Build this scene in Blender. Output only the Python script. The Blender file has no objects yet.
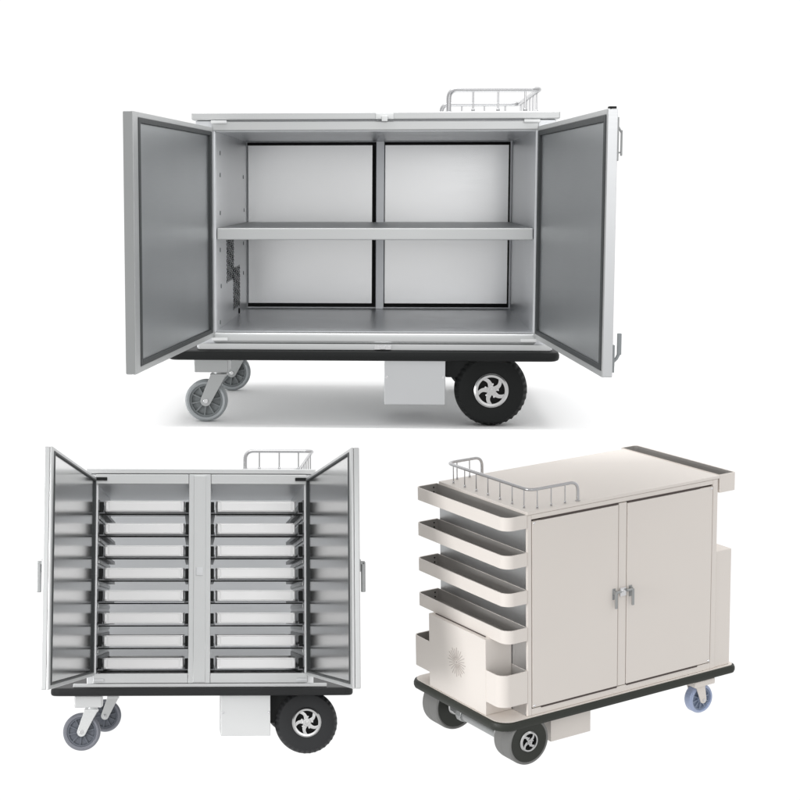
import bpy, bmesh, math
from mathutils import Matrix, Vector
C = bpy.context.scene.collection
PI = math.pi

# ------------------------------------------------------------------ materials
def mat(name, base, metal=0.0, rough=0.5, spec=0.5, brushed=None, bump=0.0, coat=0.0, vary=0.0):
    m = bpy.data.materials.new(name); m.use_nodes = True
    nt = m.node_tree; b = nt.nodes['Principled BSDF']
    b.inputs['Base Color'].default_value = (*base, 1)
    b.inputs['Metallic'].default_value = metal
    b.inputs['Roughness'].default_value = rough
    b.inputs['Specular IOR Level'].default_value = spec
    b.inputs['Coat Weight'].default_value = coat
    tc = nt.nodes.new('ShaderNodeTexCoord')
    mp = nt.nodes.new('ShaderNodeMapping')
    mp.inputs['Scale'].default_value = brushed if brushed else (14, 14, 14)
    nt.links.new(tc.outputs['Object'], mp.inputs['Vector'])
    n = nt.nodes.new('ShaderNodeTexNoise'); n.inputs['Scale'].default_value = 5; n.inputs['Detail'].default_value = 6
    nt.links.new(mp.outputs['Vector'], n.inputs['Vector'])
    # roughness breakup
    mr = nt.nodes.new('ShaderNodeMapRange')
    mr.inputs['From Min'].default_value = .15; mr.inputs['From Max'].default_value = .85
    mr.inputs['To Min'].default_value = max(.03, rough - .035); mr.inputs['To Max'].default_value = rough + .035
    nt.links.new(n.outputs['Fac'], mr.inputs['Value']); nt.links.new(mr.outputs['Result'], b.inputs['Roughness'])
    # slow tone breakup of the sheet itself
    n2 = nt.nodes.new('ShaderNodeTexNoise'); n2.inputs['Scale'].default_value = 3.0; n2.inputs['Detail'].default_value = 4
    nt.links.new(tc.outputs['Object'], n2.inputs['Vector'])
    mx = nt.nodes.new('ShaderNodeMix'); mx.data_type = 'RGBA'
    mx.inputs['A'].default_value = tuple(c*(1-vary) for c in base) + (1,)
    mx.inputs['B'].default_value = tuple(min(1, c*(1+vary)) for c in base) + (1,)
    nt.links.new(n2.outputs['Fac'], mx.inputs['Factor']); nt.links.new(mx.outputs['Result'], b.inputs['Base Color'])
    if bump:
        bp = nt.nodes.new('ShaderNodeBump'); bp.inputs['Strength'].default_value = bump; bp.inputs['Distance'].default_value = .002
        nt.links.new(n.outputs['Fac'], bp.inputs['Height']); nt.links.new(bp.outputs['Normal'], b.inputs['Normal'])
    return m

BR = (2, 2, 90)      # brush lines run level along the sheets
STEEL   = mat('brushed_steel',   (.66, .67, .68), 1, .36, brushed=BR, vary=.03)
STEELIN = mat('inner_steel',     (.82, .835, .86), .6, .33, brushed=BR, vary=.03)
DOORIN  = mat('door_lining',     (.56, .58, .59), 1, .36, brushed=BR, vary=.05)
FRAME   = mat('frame_steel',     (.67, .68, .68), .75, .40, brushed=BR, vary=.02)
PALE    = mat('pale_steel',      (.84, .85, .85), .45, .42, brushed=BR, vary=.02)
PANEL2  = mat('polished_lining', (.64, .64, .64), 1, .16, brushed=BR, vary=.03)
FORK1   = mat('satin_zinc', (.42, .43, .43), .8, .45, vary=.04)
RIMM    = mat('cast_alloy', (.66, .66, .66), 1, .24, vary=.05)
TUBE    = mat('satin_tube', (.56, .56, .57), 1, .20, vary=.02)
TRAY    = mat('tray_steel',      (.84, .84, .84), .5, .34, brushed=BR, vary=.02)
CHROME  = mat('polished_tube',   (.85, .85, .86), 1, .14, vary=.01)
RUBBER  = mat('black_rubber',    (.010, .011, .011), 0, .55, .25, bump=.05, vary=.15)
RUBBER2 = mat('charcoal_rubber', (.024, .025, .026), 0, .55, .3, bump=.05, vary=.15)
TYRE    = mat('tyre_rubber',     (.009, .010, .010), 0, .66, .22, bump=.1, vary=.2)
TYRE2   = mat('worn_tyre_rubber',(.036, .037, .039), 0, .66, .25, bump=.1, vary=.2)
SEAL    = mat('door_seal_rubber',(.045, .05, .052), 0, .5, .4, vary=.1)
CASTER  = mat('grey_caster_rubber', (.30, .32, .33), 0, .5, .5, vary=.08)
CASTERC = mat('grey_caster_core',   (.17, .185, .19), 0, .45, .5, vary=.08)
CASTER2 = mat('slate_caster_rubber',(.26, .27, .31), 0, .5, .5, vary=.08)
CASTER2C= mat('slate_caster_core',  (.17, .185, .22), 0, .45, .5, vary=.08)
RAIL    = mat('dark_rail_steel', (.17, .175, .182), .6, .35, vary=.1)
WALL1   = mat('lit_wall_steel', (.90, .91, .925), .25, .36, brushed=BR, vary=.02)
BACK1   = mat('bright_back_steel', (.95, .955, .96), .92, .24, brushed=BR, vary=.02)
WALL2   = mat('bright_bay_steel', (.88, .89, .90), .35, .30, brushed=BR, vary=.02)
HOLE    = mat('punched_hole',    (.02, .02, .022), 0, .7, .2)
PAINT   = mat('cream_painted_steel', (.80, .748, .70), 0, .44, .4, bump=.015, vary=.014)
PAINTTOP= PAINT
DARKREFL   = mat('shelf_reflection_tone',(.42, .405, .39), .3, .38, .4, vary=.08)
GAP     = mat('seal_seam_gap_shade', (.10, .08, .075), 0, .7, .2)
BUMP3   = mat('dark_green_black_rubber', (.028, .031, .025), 0, .5, .4, bump=.05, vary=.12)
TREAD3  = mat('lit_tread',      (.19, .19, .185), 0, .6, .3, vary=.08)  # tread coloured lighter than the tyre walls to stand in for light on it
BLUEW   = mat('pale_blue_caster',(.40, .47, .66), 0, .35, .5, vary=.06)
BLUEC   = mat('blue_grey_core',  (.27, .32, .42), 0, .35, .5, vary=.1)
WHITEFL = mat('white_floor',     (.93, .93, .93), 0, .75, .2)

# translucent back added to the tray cart so light leaks in and brightens the bays
MILKY = mat('light_leak_sheet', (.88, .885, .89), 0, .5, vary=.05)
_nt = MILKY.node_tree; _o = _nt.nodes['Material Output']; _tr = _nt.nodes.new('ShaderNodeBsdfTranslucent'); _mx = _nt.nodes.new('ShaderNodeMixShader')
_tr.inputs['Color'].default_value = (.93, .94, .95, 1); _mx.inputs['Fac'].default_value = .66
_nt.links.new(_nt.nodes['Principled BSDF'].outputs['BSDF'], _mx.inputs[1]); _nt.links.new(_tr.outputs['BSDF'], _mx.inputs[2]); _nt.links.new(_mx.outputs['Shader'], _o.inputs['Surface'])

# ------------------------------------------------------------------ mesh accumulator
class M:
    def __init__(s, f=None): s.bm = bmesh.new(); s.f = f
    def _add(s, verts, faces, bev=0, seg=2):
        b = bmesh.new()
        vs = [b.verts.new(v) for v in verts]
        for f in faces: b.faces.new([vs[i] for i in f])
        bmesh.ops.recalc_face_normals(b, faces=b.faces)
        if bev:
            bmesh.ops.bevel(b, geom=[e for e in b.edges if len(e.link_faces) == 2 and e.calc_face_angle(0) > .5], offset=bev, segments=seg, affect='EDGES', profile=.5, clamp_overlap=True)
        me = bpy.data.meshes.new('t'); b.to_mesh(me); b.free(); s.bm.from_mesh(me); bpy.data.meshes.remove(me)
        return s
    def box(s, x0, x1, y0, y1, z0, z1, bev=0, seg=2):
        v = [(x, y, z) for z in (z0, z1) for y in (y0, y1) for x in (x0, x1)]
        return s._add(v, [(0,2,3,1),(4,5,7,6),(0,1,5,4),(2,6,7,3),(0,4,6,2),(1,3,7,5)], bev, seg)
    def prism(s, poly, a0, a1, axis='z', bev=0):
        n = len(poly)
        mk = {'z': lambda p, a: (p[0], p[1], a), 'y': lambda p, a: (p[0], a, p[1]), 'x': lambda p, a: (a, p[0], p[1])}[axis]
        v = [mk(p, a0) for p in poly] + [mk(p, a1) for p in poly]
        f = [tuple(range(n))[::-1], tuple(range(n, 2*n))] + [(i, (i+1) % n, n+(i+1) % n, n+i) for i in range(n)]
        return s._add(v, f, bev)
    def ring(s, outer, inner, a0, a1, axis='z'):
        # closed band between two outlines that have the same number of points
        n = len(outer)
        mk = {'z': lambda p, a: (p[0], p[1], a), 'y': lambda p, a: (p[0], a, p[1]), 'x': lambda p, a: (a, p[0], p[1])}[axis]
        v = [mk(p, a0) for p in outer] + [mk(p, a1) for p in outer] + [mk(p, a0) for p in inner] + [mk(p, a1) for p in inner]
        f = []
        for i in range(n):
            j = (i+1) % n
            f += [(i, j, n+j, n+i), (2*n+i, 3*n+i, 3*n+j, 2*n+j), (n+i, n+j, 3*n+j, 3*n+i), (i, 2*n+i, 2*n+j, j)]
        return s._add(v, f)
    def lathe(s, prof, c, axis='y', seg=64, mod=None):
        # prof: (radius, offset along axis), closed loop; mod(k, i) -> radius factor
        n = len(prof); v = []
        for k in range(seg):
            a = 2*PI*k/seg
            for i, (r, o) in enumerate(prof):
                rr = r * (mod(k, i) if mod else 1)
                if axis == 'y': v.append((c[0]+rr*math.cos(a), c[1]+o, c[2]+rr*math.sin(a)))
                elif axis == 'z': v.append((c[0]+rr*math.cos(a), c[1]+rr*math.sin(a), c[2]+o))
                else: v.append((c[0]+o, c[1]+rr*math.cos(a), c[2]+rr*math.sin(a)))
        f = [(k*n+i, k*n+(i+1) % n, ((k+1) % seg)*n+(i+1) % n, ((k+1) % seg)*n+i) for k in range(seg) for i in range(n)]
        return s._add(v, f)
    def cyl(s, c, r, o0, o1, axis='y', seg=24, bev=0):
        poly = [(r*math.cos(2*PI*k/seg), r*math.sin(2*PI*k/seg)) for k in range(seg)]
        if axis == 'y': return s.prism([(c[0]+p[0], c[2]+p[1]) for p in poly], c[1]+o0, c[1]+o1, 'y', bev)
        if axis == 'z': return s.prism([(c[0]+p[0], c[1]+p[1]) for p in poly], c[2]+o0, c[2]+o1, 'z', bev)
        return s.prism([(c[1]+p[0], c[2]+p[1]) for p in poly], c[0]+o0, c[0]+o1, 'x', bev)
    def tube(s, pts, r, seg=14, rad=0):
        P = [Vector(p) for p in pts]
        if rad:                                   # round the corners of the path
            Q = [P[0]]
            for i in range(1, len(P)-1):
                a = (P[i-1]-P[i]); b = (P[i+1]-P[i]); d = min(rad, a.length*.49, b.length*.49)
                p0 = P[i]+a.normalized()*d; p1 = P[i]+b.normalized()*d
                for k in range(9):
                    t = k/8; Q.append(p0*(1-t)**2 + P[i]*2*t*(1-t) + p1*t*t)
            Q.append(P[-1]); P = Q
        up = None; v = []; n = len(P)
        for i in range(n):
            d = (P[min(i+1, n-1)] - P[max(i-1, 0)]).normalized()
            if up is None: up = d.orthogonal().normalized()
            up = (up - d*up.dot(d)).normalized(); w = d.cross(up)
            for k in range(seg):
                a = 2*PI*k/seg; q = P[i] + up*math.cos(a)*r + w*math.sin(a)*r; v.append(tuple(q))
        f = [(i*seg+k, i*seg+(k+1) % seg, (i+1)*seg+(k+1) % seg, (i+1)*seg+k) for i in range(n-1) for k in range(seg)]
        f += [tuple(range(seg))[::-1], tuple(range((n-1)*seg, n*seg))]
        return s._add(v, f)
    def ball(s, c, r, sz=1):
        b = bmesh.new(); bmesh.ops.create_uvsphere(b, u_segments=14, v_segments=10, radius=r)
        for q in b.verts: q.co = Vector((q.co.x+c[0], q.co.y+c[1], q.co.z*sz+c[2]))
        me = bpy.data.meshes.new('t'); b.to_mesh(me); b.free(); s.bm.from_mesh(me); bpy.data.meshes.remove(me)
        return s
    def build(s, name, m, parent, fr):
        """fr = frame of the cart: (unit size in metres, base point)"""
        u, base = fr
        for v in s.bm.verts:
            p = Vector(s.f(v.co)) if s.f else v.co
            v.co = (Vector(p) - Vector(base)) * u
        bmesh.ops.recalc_face_normals(s.bm, faces=s.bm.faces)
        me = bpy.data.meshes.new(name); s.bm.to_mesh(me); s.bm.free()
        me.materials.append(m)
        me.shade_smooth(); me.set_sharp_from_angle(angle=math.radians(32))
        o = bpy.data.objects.new(name, me); C.objects.link(o); o.parent = parent
        wn = o.modifiers.new('flat_faces', 'WEIGHTED_NORMAL'); wn.keep_sharp = True; wn.weight = 80
        return o

def rrect(x0, x1, y0, y1, r, seg=6):
    """outline of a rectangle with rounded corners; r = one radius or four (x0y0, x1y0, x1y1, x0y1)"""
    if not isinstance(r, (tuple, list)): r = (r,)*4
    out = []
    for (cx, cy, a0), q in zip(((x0, y0, PI), (x1, y0, 1.5*PI), (x1, y1, 0), (x0, y1, .5*PI)), r):
        sx = 1 if cx == x0 else -1; sy = 1 if cy == y0 else -1
        for k in range(seg+1):
            a = a0 + .5*PI*k/seg
            out.append((cx + sx*q + q*math.cos(a), cy + sy*q + q*math.sin(a)))
    return out

# ------------------------------------------------------------------ places of the three carts
def Rm(a, b, c): return (Matrix.Rotation(a, 3, 'X') @ Matrix.Rotation(b, 3, 'Y') @ Matrix.Rotation(c, 3, 'Z'))
W = 1.2
R1, T1 = Rm(.1201, -.0012, -.067), Vector((-.2147, math.exp(1.691), .2083))*W
R2, T2 = Rm(-.1278, -.0013, .0508), Vector((-.8997, math.exp(2.0967), -1.3253))*W
R3, T3 = Rm(.1976, -.0306, .5099), Vector((.9775, math.exp(1.9183), -1.277))*W
U1, U2, U3 = W/318, W/206, W/233
LEVEL = R1.transposed()
OFF = -(LEVEL @ (R1 @ (Vector((159, 176, -96))*U1) + T1))

def root(name, R, T, fr, label, cat, group=None):
    o = bpy.data.objects.new(name, None); C.objects.link(o)
    u, base = fr
    o.matrix_world = Matrix.Translation(LEVEL @ (R @ (Vector(base)*u) + T) + OFF) @ (LEVEL @ R).to_4x4()
    o['label'] = label; o['category'] = cat
    if group: o['group'] = group
    return o

cam = bpy.data.cameras.new('camera'); co = bpy.data.objects.new('camera', cam); C.objects.link(co)
co.matrix_world = Matrix.Translation(OFF) @ (LEVEL @ Matrix.Rotation(PI/2, 3, 'X')).to_4x4()
cam.sensor_width = 36; cam.lens = 1700/800*36
cam.shift_x = (400-283.93)/800; cam.shift_y = (396.51-400)/800
cam.clip_end = 200
bpy.context.scene.camera = co

# ------------------------------------------------------------------ shared pieces
def drive_wheel(c, r, w, parent, fr, mt, rimr, tread=None, spokes=5, back=False):
    """pneumatic wheel, axle along y; c = centre of its near face"""
    h = w
    prof = [(rimr, 1.5), (rimr*1.18, .2), (r*.72, -.3), (r*.88, .8), (r*.955, h*.12), (r, h*.27), (r*1.01, h*.5), (r, h*.73), (r*.955, h*.88), (r*.88, h-.8), (r*.72, h+.3), (rimr*1.18, h), (rimr, h-1.5)]
    N = 144
    def mod(k, i): return 1 if i not in (4, 5, 7, 8) else (1.0 if (k//2) % 2 else .965)
    if tread is None:
        t = M().lathe(prof, c, 'y', N, mod).build('drive_wheel', mt, parent, fr)
    else:
        pr = [(rimr, 1.5), (rimr*1.18, .4), (r*.86, 0), (r*.9, 1), (r*.9, h-1), (r*.86, h), (rimr*1.18, h-.4), (rimr, h-1.5)]
        t = M().lathe(pr, c, 'y', 96).build('drive_wheel', mt, parent, fr)
        q = M()
        q.lathe([(r*.87, .3), (r*.93, -.5), (r*.985, .8), (r, 3), (r, h*.44), (r*.985, h*.47), (r*.985, h*.53), (r, h*.56), (r, h-3), (r*.985, h-.8), (r*.93, h+.5), (r*.87, h-.3)], c, 'y', 96)
        q.build('tread', tread, t, fr)
    rim = M()
    f = rimr
    rim.lathe([(f*.80, .9), (f*.86, -.9), (f*1.0, -1.1), (f*1.10, .1), (f*1.04, 3), (f*.86, h-2), (f*.8, h-2), (f*.8, 4)], c, 'y', 64)
    for k in range(spokes):
        a0 = 2*PI*k/spokes + .45
        poly = []
        inner, outer = [], []
        for q in range(7):
            t_ = q/6; rr = f*(.2 + .66*t_); ca = a0 + .42*t_*t_
            wd = (.15 - .03*t_)*f*(1.0+.5*abs(t_-.5))
            inner.append((rr*math.cos(ca)-wd*math.sin(ca)*-1, rr*math.sin(ca)-wd*math.cos(ca)))
            outer.append((rr*math.cos(ca)-wd*math.sin(ca), rr*math.sin(ca)+wd*math.cos(ca)))
        poly = inner + outer[::-1]
        rim.prism([(c[0]+p[0], c[2]+p[1]) for p in poly], c[1]-.2, c[1]+2.4, 'y', .35)
    rim.cyl(c, f*.30, -1.6, 5, 'y', 24, .5)
    rim.cyl(c, f*.15, -3.2, 0, 'y', 6, .3)
    rr_ = rim.build('rim', RIMM, t, fr)
    M().cyl(c, f*.9, 6, h-4, 'y', 40).build('dark_backing_disc', RUBBER, t, fr)  # dark backing disc set behind the spokes
    for k in range(spokes):
        a = 2*PI*k/spokes + .1
        M().cyl((c[0]+f*.43*math.cos(a), c[1], c[2]+f*.43*math.sin(a)), f*.06, -.8, 5.5, 'y', 8).build('wheel_bolt', CHROME, t, fr)
    return t

def caster(c, r, w, top, parent, fr, mt, mc, mf, brk, brkz, fw=6, lean=0):
    """swivel caster: c = wheel centre (middle of width), top=(x,z) where the fork meets the bracket, brk = bracket (x0,x1,y0,y1)"""
    root_ = M()
    root_.box(brk[0], brk[1], brk[2], brk[3], brkz[0], brkz[1], 1.2)
    b = root_.build('swivel_caster', mf, parent, fr)
    wh = M().lathe([(r*.78, -w*.3), (r*.80, -w*.46), (r*.9, -w*.5), (r, -w*.3), (r, w*.3), (r*.9, w*.5), (r*.80, w*.46), (r*.78, w*.3)], c, 'y', 56).build('wheel', mt, b, fr)
    core = M()
    core.lathe([(r*.80, -w*.34), (r*.80, w*.34), (r*.70, w*.36), (r*.66, w*.16), (r*.28, w*.16), (r*.26, w*.5), (r*.05, w*.5), (r*.05, -w*.5), (r*.26, -w*.5), (r*.28, -w*.16), (r*.66, -w*.16), (r*.70, -w*.36)], c, 'y', 48)
    for k in range(10):                                   # moulded ribs of the core
        a = 2*PI*k/10 + .2; ca, sa = math.cos(a), math.sin(a); t_ = r*.035
        p = [(r*.25*ca - t_*sa, r*.25*sa + t_*ca), (r*.25*ca + t_*sa, r*.25*sa - t_*ca), (r*.70*ca + t_*sa, r*.70*sa - t_*ca), (r*.70*ca - t_*sa, r*.70*sa + t_*ca)]
        core.prism([(c[0]+q[0], c[2]+q[1]) for q in p], c[1]-w*.33, c[1]+w*.33, 'y')
    core.build('wheel_core', mc, b, fr)
    fk = M()
    dx, dz = top[0]-c[0], top[1]-c[2]; L = math.hypot(dx, dz); ux, uz = dx/L, dz/L; px, pz = -uz, ux
    for s_ in (-1, 1):
        pl = []
        for k in range(9):
            a = PI + PI*k/8 - PI/2
            ox = fw*.85*math.cos(a); oz = fw*.85*math.sin(a)      # half round end below the axle
            pl.append((c[0] + px*oz*-1 + ux*(-abs(ox)), c[2] + pz*oz*-1 + uz*(-abs(ox))))
        pl = [(c[0] + px*fw*.85*math.cos(PI*k/8) - ux*fw*.85*math.sin(PI*k/8), c[2] + pz*fw*.85*math.cos(PI*k/8) - uz*fw*.85*math.sin(PI*k/8)) for k in range(9)]
        pl += [(top[0] - fw*1.25, top[1]), (top[0] + fw*1.25, top[1])] if px > 0 else [(top[0] - fw*1.25, top[1]), (top[0] + fw*1.25, top[1])]
        # order the outline round its centre so that it never crosses itself
        gx = sum(p[0] for p in pl)/len(pl); gz = sum(p[1] for p in pl)/len(pl)
        pl.sort(key=lambda p: math.atan2(p[1]-gz, p[0]-gx))
        y = c[1] + s_*(w*.5+1.6)
        fk.prism(pl, y-.8, y+.8, 'y', .3)
    fk.box(top[0]-fw*1.3, top[0]+fw*1.3, c[1]-w*.5-2.6, c[1]+w*.5+2.6, top[1]-1.5, top[1]+1.2, .5)
    fk.cyl((top[0], c[1], top[1]+1), fw*1.2, 0, max(.6, brkz[0]-top[1]+.2), 'z', 24)
    fk.build('fork', mf, b, fr)
    M().cyl(c, r*.11, -w*.5-3.6, w*.5+3.6, 'y', 12, .3).build('axle_bolt', CHROME, b, fr)
    return b

def guard_rail(path, r, posts, z0, parent, fr, m=None, pr=1.0):
    g = M(); g.tube(path, r, 16, 9)
    for e in (path[0], path[-1]): g.lathe([(r, 0), (r*1.5, 0), (r*1.5, 1.0), (r, 1.6)], e, 'z', 16)
    o = g.build('guard_rail', m or TUBE, parent, fr)
    for (x, y, zt) in posts:
        p = M(); p.cyl((x, y, z0), pr, 0, zt-z0, 'z', 10); p.ball((x, y, z0+1.9), pr*1.9); p.cyl((x, y, z0), pr*2.1, 0, 1.0, 'z', 12)
        p.build('rail_post', m or TUBE, o, fr)
    return o

def door(side, hx, a, b, th, z0, z1, brd, gk, parent, fr, mf, mi, ms, rec=2.0, label=None):
    """side -1/+1; brd = borders (hinge, free, top, bottom); opened so its inner face looks at the other door"""
    L = math.hypot(a, b); sx, sy = side*a/L, -b/L; nx, ny = side*b/L, a/L
    f = lambda p: (hx + sx*p[0] + nx*p[1], sy*p[0] + ny*p[1], p[2])
    bh, bf, bt, bb = brd
    sk = M(f)
    sk.box(0, L, rec+.6, th, z0, z1, .8)                                   # outer skin
    sk.box(0, bh, 0, rec+.5, z0, z1, .5); sk.box(L-bf, L, 0, rec+.5, z0, z1, .5)
    sk.box(bh+.05, L-bf-.05, 0, rec+.5, z1-bt, z1, .5); sk.box(bh+.05, L-bf-.05, 0, rec+.5, z0, z0+bb, .5)
    d = sk.build('door', mf, parent, fr)
    if label: d['label'] = label
    gh, gf, gt, gb = gk
    g = M(f); e = .1
    X0, X1, Z0, Z1 = bh+e, L-bf-e, z0+bb+e, z1-bt-e
    g.box(X0, X0+gh, -.6, rec, Z0, Z1, .4); g.box(X1-gf, X1, -.6, rec, Z0, Z1, .4)
    g.box(X0+gh+.05, X1-gf-.05, -.6, rec, Z1-gt, Z1, .4); g.box(X0+gh+.05, X1-gf-.05, -.6, rec, Z0, Z0+gb, .4)
    g.build('gasket', ms, d, fr)
    M(f).box(X0+gh+.1, X1-gf-.1, rec-.4, rec+.55, Z0+gb+.1, Z1-gt-.1, .2).build('inner_panel', mi, d, fr)
    return d, f, L

# ================================================================== CART 1: large two door cart, empty
F1 = (U1, (159, 176, -96))
k1 = root('utility_cart', R1, T1, F1, 'large stainless steel utility cart with both doors wide open and one empty shelf', 'cart')
D1 = 353
b = M()
b.box(-20, -.35, 0, D1, -18.3, 211, 1); b.box(318, 338, 0, D1, -18.3, 211, 1)
b.box(.02, 317.98, 1.2, D1, 200, 211)
b.box(.02, 317.98, 5, D1-4, -12, -.0)
b.build('cabinet_body', STEELIN, k1, F1)
M().box(-.34, 0, 1.2, D1-5.2, .05, 199.9).build('lit_side_sheet', WALL1, k1, F1)  # light on the left wall put into a paler sheet over it
b = M()
b.box(-3, 321, -3.4, 1.1, 200.8, 210.2, 1.4, 3)
b.build('head_frame', FRAME, k1, F1)
b = M()
b.box(-4, 322, -5.5, 4.9, -11.8, -.4, 4, 4)
b.box(-18, 336, -5.2, 4, -18.2, -11.9, .6)
b.build('sill', FRAME, k1, F1)
b = M(); b.box(-23.5, 341.5, -5, D1+4, 211.4, 219, 1.4, 3); b.build('top_plate', FRAME, k1, F1)
for x0, x1 in ((2, 156), (167, 316)):
    p = M(); p.box(x0, x1, D1-3, D1-1, 3, 197); bp = p.build('back_panel', BACK1, k1, F1)
    g = M()
    g.box(x0-1, x1, D1-5, D1-2.9, 195.6, 199.2); g.box(x0-1, x1, D1-5, D1-2.9, 1.6, 6)
    if x0 < 100: g.box(x1-4.4, x1, D1-5, D1-2.9, 6.05, 195.5); g.box(x0-1, x0-.6, D1-5, D1-2.9, 6.05, 195.5)
    else: g.box(x1-1.8, x1, D1-5, D1-2.9, 6.05, 195.5); g.box(x0-1, x0-.3, D1-5, D1-2.9, 6.05, 195.5)
    g.build('gasket', RUBBER, bp, F1)
M().box(-2, 320, D1-.8, D1+2, -10, 208).build('back_plate', STEELIN, k1, F1)
M().box(156.6, 166, D1-16, D1-5.1, .1, 199.9, .4).build('centre_post', STEELIN, k1, F1)
s = M(); s.box(.6, 317.4, 3, D1-6, 92.3, 104.2, 1.2, 3); s.build('shelf', FRAME, k1, F1)
# pin holes and punched vent of the left side wall
v = M()
for y, z in ((41, 180), (41, 157.6), (302, 157.7), (40, 118.8), (312, 118.9), (38, 80.9), (302, 80), (45, 43.4), (300, 45), (34, 6.5)):
    M().cyl((0, y, z), 2.3, -.6, .55, 'x', 10).build('pin_hole', CASTERC, k1, F1)
import random
rnd = random.Random(4)
for y0, z0 in ((106, 89), (178, 55)):                              # two staggered fields of punched holes
    v = M()
    for i in range(21):
        for j in range(6):
            v.cyl((0, y0 + 13.5*j + (6.7 if i % 2 else 0), z0 - 2.2*i), 1.45 if (i*7+j*3) % 5 else 2.0, -.4, .35, 'x', 8)
    v.build('punched_vent', HOLE, k1, F1)
M().cyl((0, 240, 4), 3.2, -.4, 1.4, 'x', 14).build('plug', RUBBER, k1, F1)
# bumper
b = M(); b.prism(rrect(-50, 345, -14, D1+14, 12, 8), -28.4, -18.5, 'z', 3.6); b.build('bumper', RUBBER, k1, F1)
# doors
M().box(-36, 332, -2, D1+2, -29.2, -28.45, .2).build('bounce_plate', PALE, k1, F1)  # unseen pale plate added to bounce light into the floor shadow
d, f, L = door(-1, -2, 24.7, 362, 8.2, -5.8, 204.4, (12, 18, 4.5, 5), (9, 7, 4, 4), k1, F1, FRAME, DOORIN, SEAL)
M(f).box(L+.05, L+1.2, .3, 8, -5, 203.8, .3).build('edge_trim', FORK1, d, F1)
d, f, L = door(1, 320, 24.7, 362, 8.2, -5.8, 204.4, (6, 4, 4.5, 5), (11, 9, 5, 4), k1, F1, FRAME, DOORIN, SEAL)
M(f).box(L-7.5, L-1.2, 1.4, 7.4, 204.4, 206.2, .5).build('latch_cap', RUBBER, d, F1)
M(f).box(L+.05, L+1.0, .3, 8, -5, 203.8, .3).build('edge_trim', STEEL, d, F1)
h = M(f)
h.box(L-6, L-3.6, 11.6, 13, 168, 188, .5); h.tube([(L-4.8, 8, 191), (L-4.8, 10, 190), (L-4.8, 12.2, 186)], .8); h.tube([(L-4.8, 8, 170), (L-4.8, 12.2, 171)], .7)
h.box(L-9, L-1, 8.1, 9.6, 164, 198, .5)
h.build('latch_handle', FORK1, d, F1)
h = M(f)
h.box(L-6, L-3, 12.4, 15.6, 12, 29, .5); h.tube([(L-4.5, 9, 6), (L-4.5, 12, 9), (L-4.5, 14, 13)], 1.3); h.box(L-9, L-1, 8.1, 10, -2, 20, .5)
h.build('latch_handle', CASTER, d, F1)
# keepers in the middle of head and sill, hinge plates
q = M(); q.box(160, 178, -7.4, -5, 211.5, 217.5, .8); q.cyl((164, -7, 214), 1.6, -2, .4, 'y', 12); q.cyl((174, -7, 214), 1.6, -2, .4, 'y', 12); q.box(166, 172, -9, -5, 209.5, 215, .6)
q.build('latch_keeper', PALE, k1, F1)
q = M(); q.box(160, 177, -7.4, -5.6, -17.6, -12.6, .6); q.cyl((163, -7, -15), 1.5, -2, .4, 'y', 12); q.cyl((174, -7, -15), 1.5, -2, .4, 'y', 12); q.box(165.5, 171.5, -8.4, -5, -17, -13, .6)
q.build('latch_keeper', CHROME, k1, F1)
for x0, x1 in ((-4, 12), (306, 322)):
    for z in (207.8, -9): M().box(x0, x1, -7.2, -5.0, z, z+3.2, .6).build('hinge', PALE, k1, F1)
# rail
pts = [(232.5, 10, 219), (232.5, 10, 241), (322, 10, 241), (322, 300, 241), (232.5, 300, 241), (232.5, 300, 219)]
guard_rail(pts, 2.5, [(x, 10, 240) for x in (256.6, 281.3, 308)] + [(322, y, 240) for y in (45, 90, 135, 180, 225, 270)] + [(x, 300, 240) for x in (256, 282, 306)], 219, k1, F1)
# underside
m_ = M(); m_.box(170, 231.8, 6, 120, -74.5, -28.5, .8); mb = m_.build('motor_box', STEEL, k1, F1)
for x in (172.5, 229.3): M().cyl((x, 6, -46.5), 1.5, -1.4, .2, 'y', 10, .3).build('screw', CHROME, mb, F1)
M().box(232, 262, 12, 60, -47, -28.5, 1).build('axle_mount', RUBBER, k1, F1)
M().cyl((278, 34, -59), 6, 0, 270, 'y', 20).build('axle', STEEL, k1, F1)
drive_wheel((278, 3, -59.2), 36.6, 32, k1, F1, TYRE, 15.8)
drive_wheel((278, 300, -59.2), 36.6, 32, k1, F1, TYRE, 15.8)
for y in (30, 305): caster((-14, y, -74), 21.8, 14, (-1, -47), k1, F1, CASTER, CASTERC, FORK1, (-25, 10, y-17, y+17), (-43.5, -28.5), 6.5)

# ================================================================== CART 2: tray cart
F2 = (U2, (103, 160, -77.5))
k2 = root('tray_cart', R2, T2, F2, 'stainless steel meal cart with two bays of sliding trays and both doors open', 'cart')
D2 = 240
b = M()
b.box(-9, 0, 0, D2, -13.5, 197, .8); b.box(206, 215, 0, D2, -13.5, 197, .8)
b.box(.02, 205.98, 1.2, D2, 187.2, 197); b.box(.02, 205.98, 5, D2, -10, 0)
b.box(92.5, 110.5, 3, D2-2.1, .02, 187.1)

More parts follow.
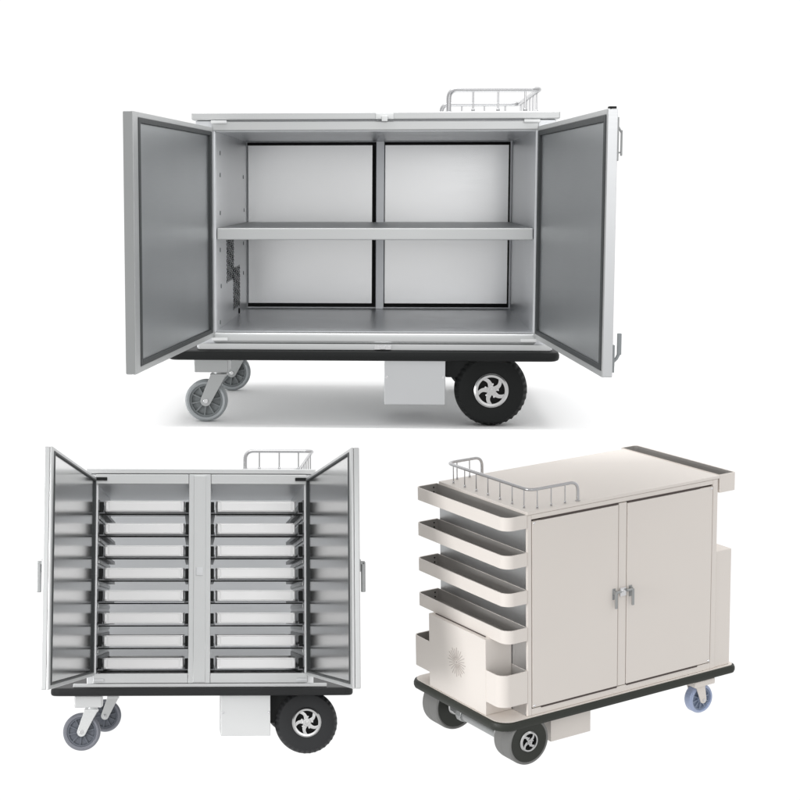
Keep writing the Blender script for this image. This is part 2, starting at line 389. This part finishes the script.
b.build('cabinet_body', WALL2, k2, F2)
b = M()
b.box(-3, 90.4, -2.4, 1.1, 187, 196.8, .8); b.box(112.6, 209, -2.4, 1.1, 187, 196.8, .8)
b.box(90.5, 112.5, -3, 2.9, -9.9, 196.8, .8)
b.box(95.5, 107.5, -3.9, -2.9, -9, 195.5, .5)
b.box(-3, 90.4, -2.4, 4.9, -9.8, 0, .8); b.box(112.6, 209, -2.4, 4.9, -9.8, 0, .8)
b.box(-22, 228, -4, 4, -13.6, -10.1, .5)
b.build('front_frame', FRAME, k2, F2)
b = M(); b.box(-11.5, 217.5, -3, D2+3, 197.3, 202.3, .8); b.build('top_plate', FRAME, k2, F2)
b = M(); b.prism(rrect(-44, 254, -10, 322, 10, 8), -21.9, -13.8, 'z', 2.6); b.build('bumper', RUBBER2, k2, F2)
d, f, L = door(-1, -1.5, 17.4, 318, 6.8, -2.4, 193.3, (10, 9, 2.6, 3.2), (5, 5, 1.6, 1.6), k2, F2, FRAME, PANEL2, SEAL, 1.6)
dl = (d, f)
d2, f2, L = door(1, 207.5, 17.4, 318, 6.8, -2.4, 193.3, (10, 12, 2.6, 3.2), (5, 5, 1.6, 1.6), k2, F2, FRAME, PANEL2, SEAL, 1.6)
for dd, ff in ((d, f), (d2, f2)):
    h = M(ff); h.box(L-22, L-16, 10.6, 13.8, 75.5, 100.5, .7); h.box(L-24, L-14, 6.9, 9.7, 92, 102.5, .7); h.box(L-22, L-16, 9.7, 13.3, 98, 101, .5)
    h.build('handle', FORK1, dd, F2)
for x0, x1 in ((-2.5, 9), (197, 208.5)): M().box(x0, x1, -4.4, -2.5, 190.3, 193.6, .4).build('hinge', RUBBER, k2, F2)
for x0, x1 in ((-2.5, 8), (198, 208.5)): M().box(x0, x1, -4.2, -2.5, -8.2, -5.2, .4).build('hinge', STEEL, k2, F2)
M().box(.02, 205.98, D2-1, D2, .02, 187.1).build('back_panel', MILKY, k2, F2)  # made translucent to let light into the bays
q = M(); q.box(98, 105, -5, -4, 96, 104, .3); q.cyl((101.5, -5, 98), .8, -.8, .4, 'y', 10); q.build('latch_keeper', STEEL, k2, F2)
pts = [(147, 8, 202.2), (147, 8, 221.5), (215.2, 8, 221.5), (215.2, 230, 221.5), (147, 230, 221.5), (147, 230, 202.2)]
guard_rail(pts, 1.9, [(x, 8, 221) for x in (161.4, 181.5, 201)] + [(215.2, y, 221) for y in (40, 75, 110, 145, 180, 212)] + [(x, 230, 221) for x in (165, 190)], 202.2, k2, F2, None, .75)
m_ = M(); m_.box(123.3, 172.4, 6, 100, -61.8, -22.2, .6); mb = m_.build('motor_box', PALE, k2, F2)
for x in (125.5, 170.5): M().cyl((x, 6, -39), 1.1, -1.1, .2, 'y', 10, .2).build('screw', CHROME, mb, F2)
M().box(172.6, 200, 14, 60, -50, -22.2, .8).build('axle_mount', RUBBER, k2, F2)
M().cyl((208.5, 34, -49), 5, 0, 240, 'y', 20).build('axle', STEEL, k2, F2)
drive_wheel((208.5, 6, -48.9), 31, 26, k2, F2, TYRE2, 13.3)
drive_wheel((208.5, 280, -48.6), 29.8, 26, k2, F2, TYRE2, 13.3)
for y, x in ((22, -14.5), (296, -6)): caster((x, y, -58), 18.4, 11, (x+9, -37), k2, F2, CASTER2, CASTER2C, PALE, (-21.5, 5.5, y-13, y+13) if y < 100 else (-12, 14, y-13, y+13), (-33.8, -22.2), 5.2)
# rack rails: one pair for every tray
TZ = [170 - 22.17*i for i in range(8)]
for bx0, bx1 in ((0, 92.5), (110.5, 206)):
    for z in TZ:
        M().box(bx0+1.3, bx1-1.3, 4, 6.5, z-13.6, z-12.3, .3).build('dark_gap_strip', RUBBER, k2, F2)  # black strip added to give the dark line below each tray
        for s_ in (0, 1):
            xw = bx0 if s_ == 0 else bx1; q = 1 if s_ == 0 else -1
            X = lambda a, b_: (min(xw+q*a, xw+q*b_), max(xw+q*a, xw+q*b_))
            r = M()
            r.box(*X(.1, 1.1), 3.5, D2-8, z-9.5, z+1.5); r.box(*X(1.15, 6.6 if s_ == 0 else 6.2), 3.5, D2-8, z-12.2, z-11); r.box(*X(5.2, 6.2), 3.5, D2-8, z-10.9, z-8.8)
            rr = r.build('rack_rail', RAIL, k2, F2)
            M().box(*X(1.2, 5.4), 3, 9, z-10.8, z-.5, .8).build('end_stop', RUBBER, rr, F2)
            # pale support strip bolted to the wall between the rails
            if s_ == 0 and bx0 == 0 or s_ == 1 and bx0 > 0:
                M().box(*X(.2, 1.4), 10, D2-10, z-17.5, z-14, .3).build('support_strip', FRAME, k2, F2)

ORD = ['top', 'second', 'third', 'fourth', 'fifth', 'sixth', 'seventh', 'bottom']
def make_tray(x0, x1, z, label):
    fr = (U2, ((x0+x1)/2, 42, z-10.4))
    o = None
    t = M()
    h = 10.4; y0, y1 = -1.0, 84; w = .9
    out = rrect(x0, x1, y0, y1, 3.2, 5); inn = rrect(x0+w, x1-w, y0+w, y1-w, 2.6, 5)
    t.prism(out, z-h, z-h+.8, 'z'); t.ring(out, inn, z-h+.8, z-.8)
    t.box(x0+4.2, x1-4.2, -1.9, -.9, z-h+.9, z-1.1, .4)
    t.box(x0+.8, x0+2.9, -1.7, -.9, z-h+1.4, z-1.3, .4); t.box(x1-2.9, x1-.8, -1.7, -.9, z-h+1.4, z-1.3, .4)
    lo = rrect(x0-.5, x1+.5, y0-.6, y1+.6, 3.6, 5); t.ring(lo, inn, z-.8, z)
    u, base = fr
    e = bpy.data.objects.new('tray', None)
    ob = t.build('tray', TRAY, None, fr)
    ob.matrix_world = Matrix.Translation(LEVEL @ (R2 @ (Vector(base)*u) + T2) + OFF) @ (LEVEL @ R2).to_4x4()
    bpy.data.objects.remove(e)
    return ob
for side, x0, x1 in (('left', 7, 86), ('right', 118.5, 197.3)):
    for i, z in enumerate(TZ):
        o = make_tray(x0, x1, z, '')
        pos = {0: 'topmost', 7: 'lowest'}.get(i, ORD[i] + ' from the top')
        o['label'] = f'shallow steel tray in the {side} bay of the open meal cart, {pos}'
        o['category'] = 'tray'; o['group'] = 'steel trays sliding on the rack rails'

# ================================================================== CART 3: cream cart seen from its corner
F3 = (U3, (116, 71, -50))
k3 = root('service_cart', R3, T3, F3, 'cream painted service cart with closed doors and open side shelves', 'cart')
D3 = 142
b = M()
b.box(0, 231, 4, D3, -1.4, 192.8, .6); b.box(0, 4.3, 2.55, 3.99, -1.3, 192.7); b.box(225.1, 231, 2.55, 3.99, -1.3, 192.7)                             # carcass behind the doors
b.build('cabinet_body', PAINT, k3, F3)
b = M()
b.box(4.5, 224.9, 2.6, 3.95, 1, 190); b.build('door_recess', GAP, k3, F3)  # dark colour put in for the shade inside the door gaps
b = M()                                                           # front frame round the two door openings
b.box(-.1, 4.4, 0, 2.5, -1.3, 192.7, .4); b.box(107.2, 116.6, 0, 2.5, 6, 187.6, .3); b.box(225, 231.1, 0, 2.5, -1.3, 192.7, .4)
b.box(4.5, 224.9, 0, 2.5, 188.4, 192.7, .3); b.box(4.5, 224.9, 0, 2.5, -1.3, 5.2, .3)
b.build('front_frame', PAINT, k3, F3)
for x0, x1, s0, s1 in ((5.3, 106.4, 15, 106), (117.4, 224.2, 117.8, 208)):
    d = M(); d.box(x0, x1, -.4, 2.4, 6.2, 186.4, .5); d = d.build('door', PAINT, k3, F3)
    M().box(s0, s1, -.6, .6, 186.9, 188.3, .2).build('seal_strip', GAP, d, F3); M().box(s0, s1, -.6, .6, 4.6, 6.1, .2).build('seal_strip', GAP, d, F3)
    xl = 101.2 if x0 < 50 else 121.5; q = 1 if x0 < 50 else -1
    h = M(); h.box(xl-1.3, xl+1.3, -5.2, -3.4, 86, 102.5, .5); h.box(xl-1.2, xl+1.2, -3.4, -.3, 99.5, 103.5, .4); h.tube([(xl, -3.5, 101.5), (xl+q*6.5, -3.2, 101.5)], 1.3)
    h.box(xl-1.8, xl+1.8, -1.2, -.3, 94, 105, .4)
    h.build('latch_handle', FORK1, d, F3)
    for zc in (8.2, 184.8) if x0 < 50 else (184.8, 8.2):
        M().ball((x0+1.8 if x0 < 50 else x1-1.8, -.6, zc), 1.3).build('hinge_pin', CHROME, d, F3)
q = M(); q.box(108.2, 115.6, -1.8, -.1, 96, 104.5, .5); q.cyl((112, -1.5, 101), 1.5, -1.8, 0, 'y', 12, .3); q.build('latch_keeper', CHROME, k3, F3)
b = M(); b.box(-.4, 233, -.5, D3+.5, 193, 196, .5); b.build('top_plate', PAINTTOP, k3, F3)

def side_bin(name, x0, x1, y0, y1, zb, zt, rad, w=1.1, wall='right'):
    """open tray hung on the end wall: floor, rim with round outer corners, dark lining"""
    t = M(); out = rrect(x0, x1, y0, y1, rad, 8)
    wl, wr = (w, .2) if wall == 'right' else (.2, w)
    inn = rrect(x0+wl, x1-wr, y0+w, y1-w, tuple(max(.3, q-w) for q in rad), 8)
    t.prism(out, zb, zb+1, 'z'); t.ring(out, inn, zb+1, zt)
    o = t.build(name, PAINT, k3, F3)
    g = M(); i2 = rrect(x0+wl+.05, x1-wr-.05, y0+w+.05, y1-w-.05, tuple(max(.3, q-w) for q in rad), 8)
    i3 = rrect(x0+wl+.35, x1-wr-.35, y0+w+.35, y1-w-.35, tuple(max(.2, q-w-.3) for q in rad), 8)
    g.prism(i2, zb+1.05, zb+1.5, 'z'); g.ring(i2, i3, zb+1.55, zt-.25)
    g.build('reflection_skin', DARKREFL, o, F3)  # dark metal reflections inside the trays put into the skin's colour
    return o
M().box(-.42, -.05, 2.2, D3-1, -1.2, 192).build('end_panel', STEEL, k3, F3)
ZS = [193.5, 157.6, 121.7, 85.8]
for z in ZS:
    o = side_bin('side_shelf', -25, -.45, -.3, 146, z-12.6, z, (10, .4, .4, 5))
    for zz in (z-8, z-3.5): M().cyl((-5, 144.5, zz), .8, -.4, .3, 'y', 8).build('screw', HOLE, o, F3)
side_bin('corner_bin', -30.6, -.45, -.3, 146, 12.5, 43.5, (10, .4, .4, 6))
c_ = M(); c_.box(-31, -1, 23.6, 117.5, -1.4, 73.1, .6); cv = c_.build('motor_cover', PAINT, k3, F3)
v = M()
for k in range(24):
    a = 2*PI*k/24; r0, r1 = (4.2 if k % 2 else 2.2), (13 if k % 2 else 14.6)
    ca, sa = math.cos(a), math.sin(a); t_ = .28
    p = [(70.5+r0*ca-t_*sa, 37+r0*sa+t_*ca), (70.5+r0*ca+t_*sa, 37+r0*sa-t_*ca), (70.5+r1*ca+t_*sa, 37+r1*sa-t_*ca), (70.5+r1*ca-t_*sa, 37+r1*sa+t_*ca)]
    v.prism(p, -31.25, -30.9, 'x')
v.cyl((-31, 70.5, 37), 1.1, -.3, .2, 'x', 12)
v.build('sunburst_vent', mat('vent_slot', (.50, .45, .42), 0, .5), cv, F3)
g = M(); g.box(-26.8, -25.7, 30, 112, 73, 73.6); g.build('lid_seam', GAP, cv, F3)
# right end: open tray at the top, lower box
o = side_bin('end_tray', 233.2, 253.5, -.3, 146, 178.5, 196.6, (.4, 1.2, 5, .4), 1.0, 'left')
b = M(); b.box(231.3, 251.5, .6, 30, -1.4, 119, .8); b.build('end_box', PAINT, k3, F3)
# rail round the left end
zt = 214.5
pts = [(62, 5, 196), (62, 5, zt), (6, 5, zt), (6, 137, zt), (48, 137, zt), (48, 137, 196)]
guard_rail(pts, 1.5, [(x, 5, zt-.5) for x in (15, 31, 47)] + [(6, y, zt-.5) for y in (13, 31, 50, 69, 88, 107, 126)] + [(x, 137, zt-.5) for x in (18, 33)], 196, k3, F3, None, .55)
# bumper and deck
b = M(); b.prism(rrect(-35, 259, -4.5, 149, (17, 8, 8, 13), 10), -10.8, -1.8, 'z', 3.2); b.build('bumper', BUMP3, k3, F3)
b = M(); b.prism(rrect(-32, 256, -2.2, 146.5, (15, 6, 6, 11), 8), -2.9, -1.5, 'z'); b.build('deck_plate', PAINT, k3, F3)
# underside
b = M(); b.box(33, 81, 8, 110, -37, -10.9, .6); b.build('motor_box', PAINT, k3, F3)
drive_wheel((-1, -3, -24.9), 23, 25, k3, F3, BUMP3, 9.3, TREAD3, 4)
drive_wheel((-1, 114, -27.4), 25.4, 25, k3, F3, BUMP3, 9.3, TREAD3, 4)
b = M(); b.cyl((-8, 30, -29), 4.8, 4, 66, 'y', 20, .5); b.cyl((-8, 30, -29), 6.8, 60, 68, 'y', 8, .5); b.cyl((-8, 30, -29), 2.2, 66, 88, 'y', 12)
b.box(-11, -5, 96, 100, -32, -10.9, .4)
b.build('axle', FORK1, k3, F3)
b = M(); b.box(-14, 6, 22, 34, -33, -11, 1.5); b.cyl((-6, 22, -25), 10, 0, 10, 'y', 24, 1); b.build('gearbox', PALE, k3, F3)
for y in (9, 132): caster((219, y, -33), 14.9, 11, (215, -18), k3, F3, BLUEW, BLUEC, PAINT, (204.5, 231, y-11, y+11), (-17.2, -10.9), 4.4)

# ================================================================== floors: white sheets under the carts
def floor(R, T, fr, x0, x1, y0, y1, z):
    m = M(); m._add([(x0, y0, z), (x1, y0, z), (x1, y1, z), (x0, y1, z)], [(0, 1, 2, 3)])
    base = ((x0+x1)/2, (y0+y1)/2, z); u = fr[0]
    o = m.build('floor', WHITEFL, None, (u, base))
    o.matrix_world = Matrix.Translation(LEVEL @ (R @ (Vector(base)*u) + T) + OFF) @ (LEVEL @ R).to_4x4()
    o['kind'] = 'structure'
    return o
floor(R1, T1, F1, -260, 600, -14, 620, -96.1)

# ================================================================== light
w = bpy.data.worlds.new('World'); bpy.context.scene.world = w; w.use_nodes = True
nt = w.node_tree; bg = nt.nodes['Background']
tc = nt.nodes.new('ShaderNodeTexCoord'); sp = nt.nodes.new('ShaderNodeSeparateXYZ'); mr = nt.nodes.new('ShaderNodeMapRange')
mr.interpolation_type = 'SMOOTHSTEP'
mr.inputs['From Min'].default_value = -.1; mr.inputs['From Max'].default_value = .75
mr.inputs['To Min'].default_value = .705; mr.inputs['To Max'].default_value = 1.06
nt.links.new(tc.outputs['Generated'], sp.inputs['Vector']); nt.links.new(sp.outputs['Y'], mr.inputs['Value'])
mz = nt.nodes.new('ShaderNodeMapRange'); mz.interpolation_type = 'SMOOTHSTEP'      # world brightened overhead to whiten the floor and tops
mz.inputs['From Min'].default_value = .25; mz.inputs['From Max'].default_value = .85
mz.inputs['To Min'].default_value = .6; mz.inputs['To Max'].default_value = 1.3
nt.links.new(sp.outputs['Z'], mz.inputs['Value'])
mm = nt.nodes.new('ShaderNodeMath'); mm.operation = 'MAXIMUM'
nt.links.new(mr.outputs['Result'], mm.inputs[0]); nt.links.new(mz.outputs['Result'], mm.inputs[1])
cb = nt.nodes.new('ShaderNodeCombineColor')
for k in ('Red', 'Green', 'Blue'): nt.links.new(mm.outputs['Value'], cb.inputs[k])
nt.links.new(cb.outputs['Color'], bg.inputs['Color']); bg.inputs['Strength'].default_value = 1.0

def area(name, loc, target, size, power, sy=None):
    l = bpy.data.lights.new(name, 'AREA'); l.size = size; l.energy = power
    if sy: l.shape = 'RECTANGLE'; l.size_y = sy
    o = bpy.data.objects.new(name, l); C.objects.link(o); o.location = loc
    o.rotation_euler = (Vector(target)-Vector(loc)).to_track_quat('-Z', 'Y').to_euler()
    return o
area('overhead_fill', (0, -.5, 4.6), (0, .3, 0), 3.2, 110, 3.2)  # fill lamp added above to keep the floor white
area('front_fill', (2.2, -9.5, 2.6), (0, .6, .2), 3.0, 62)  # fill lamp added behind the camera to brighten the cabinet interiors
area('left_softbox', (-4.6, -3.0, -.6), (1.6, 2.2, -1.6), 2.0, 26).data.spread = math.radians(60)

cw = lambda p: tuple(LEVEL @ Vector(p) + OFF)
sc = bpy.context.scene
sc.view_settings.view_transform = 'Standard'; sc.view_settings.look = 'None'
sc.view_settings.gamma = 1; sc.view_settings.exposure = 0
sc.cycles.max_bounces = 10; sc.cycles.diffuse_bounces = 5; sc.cycles.glossy_bounces = 7
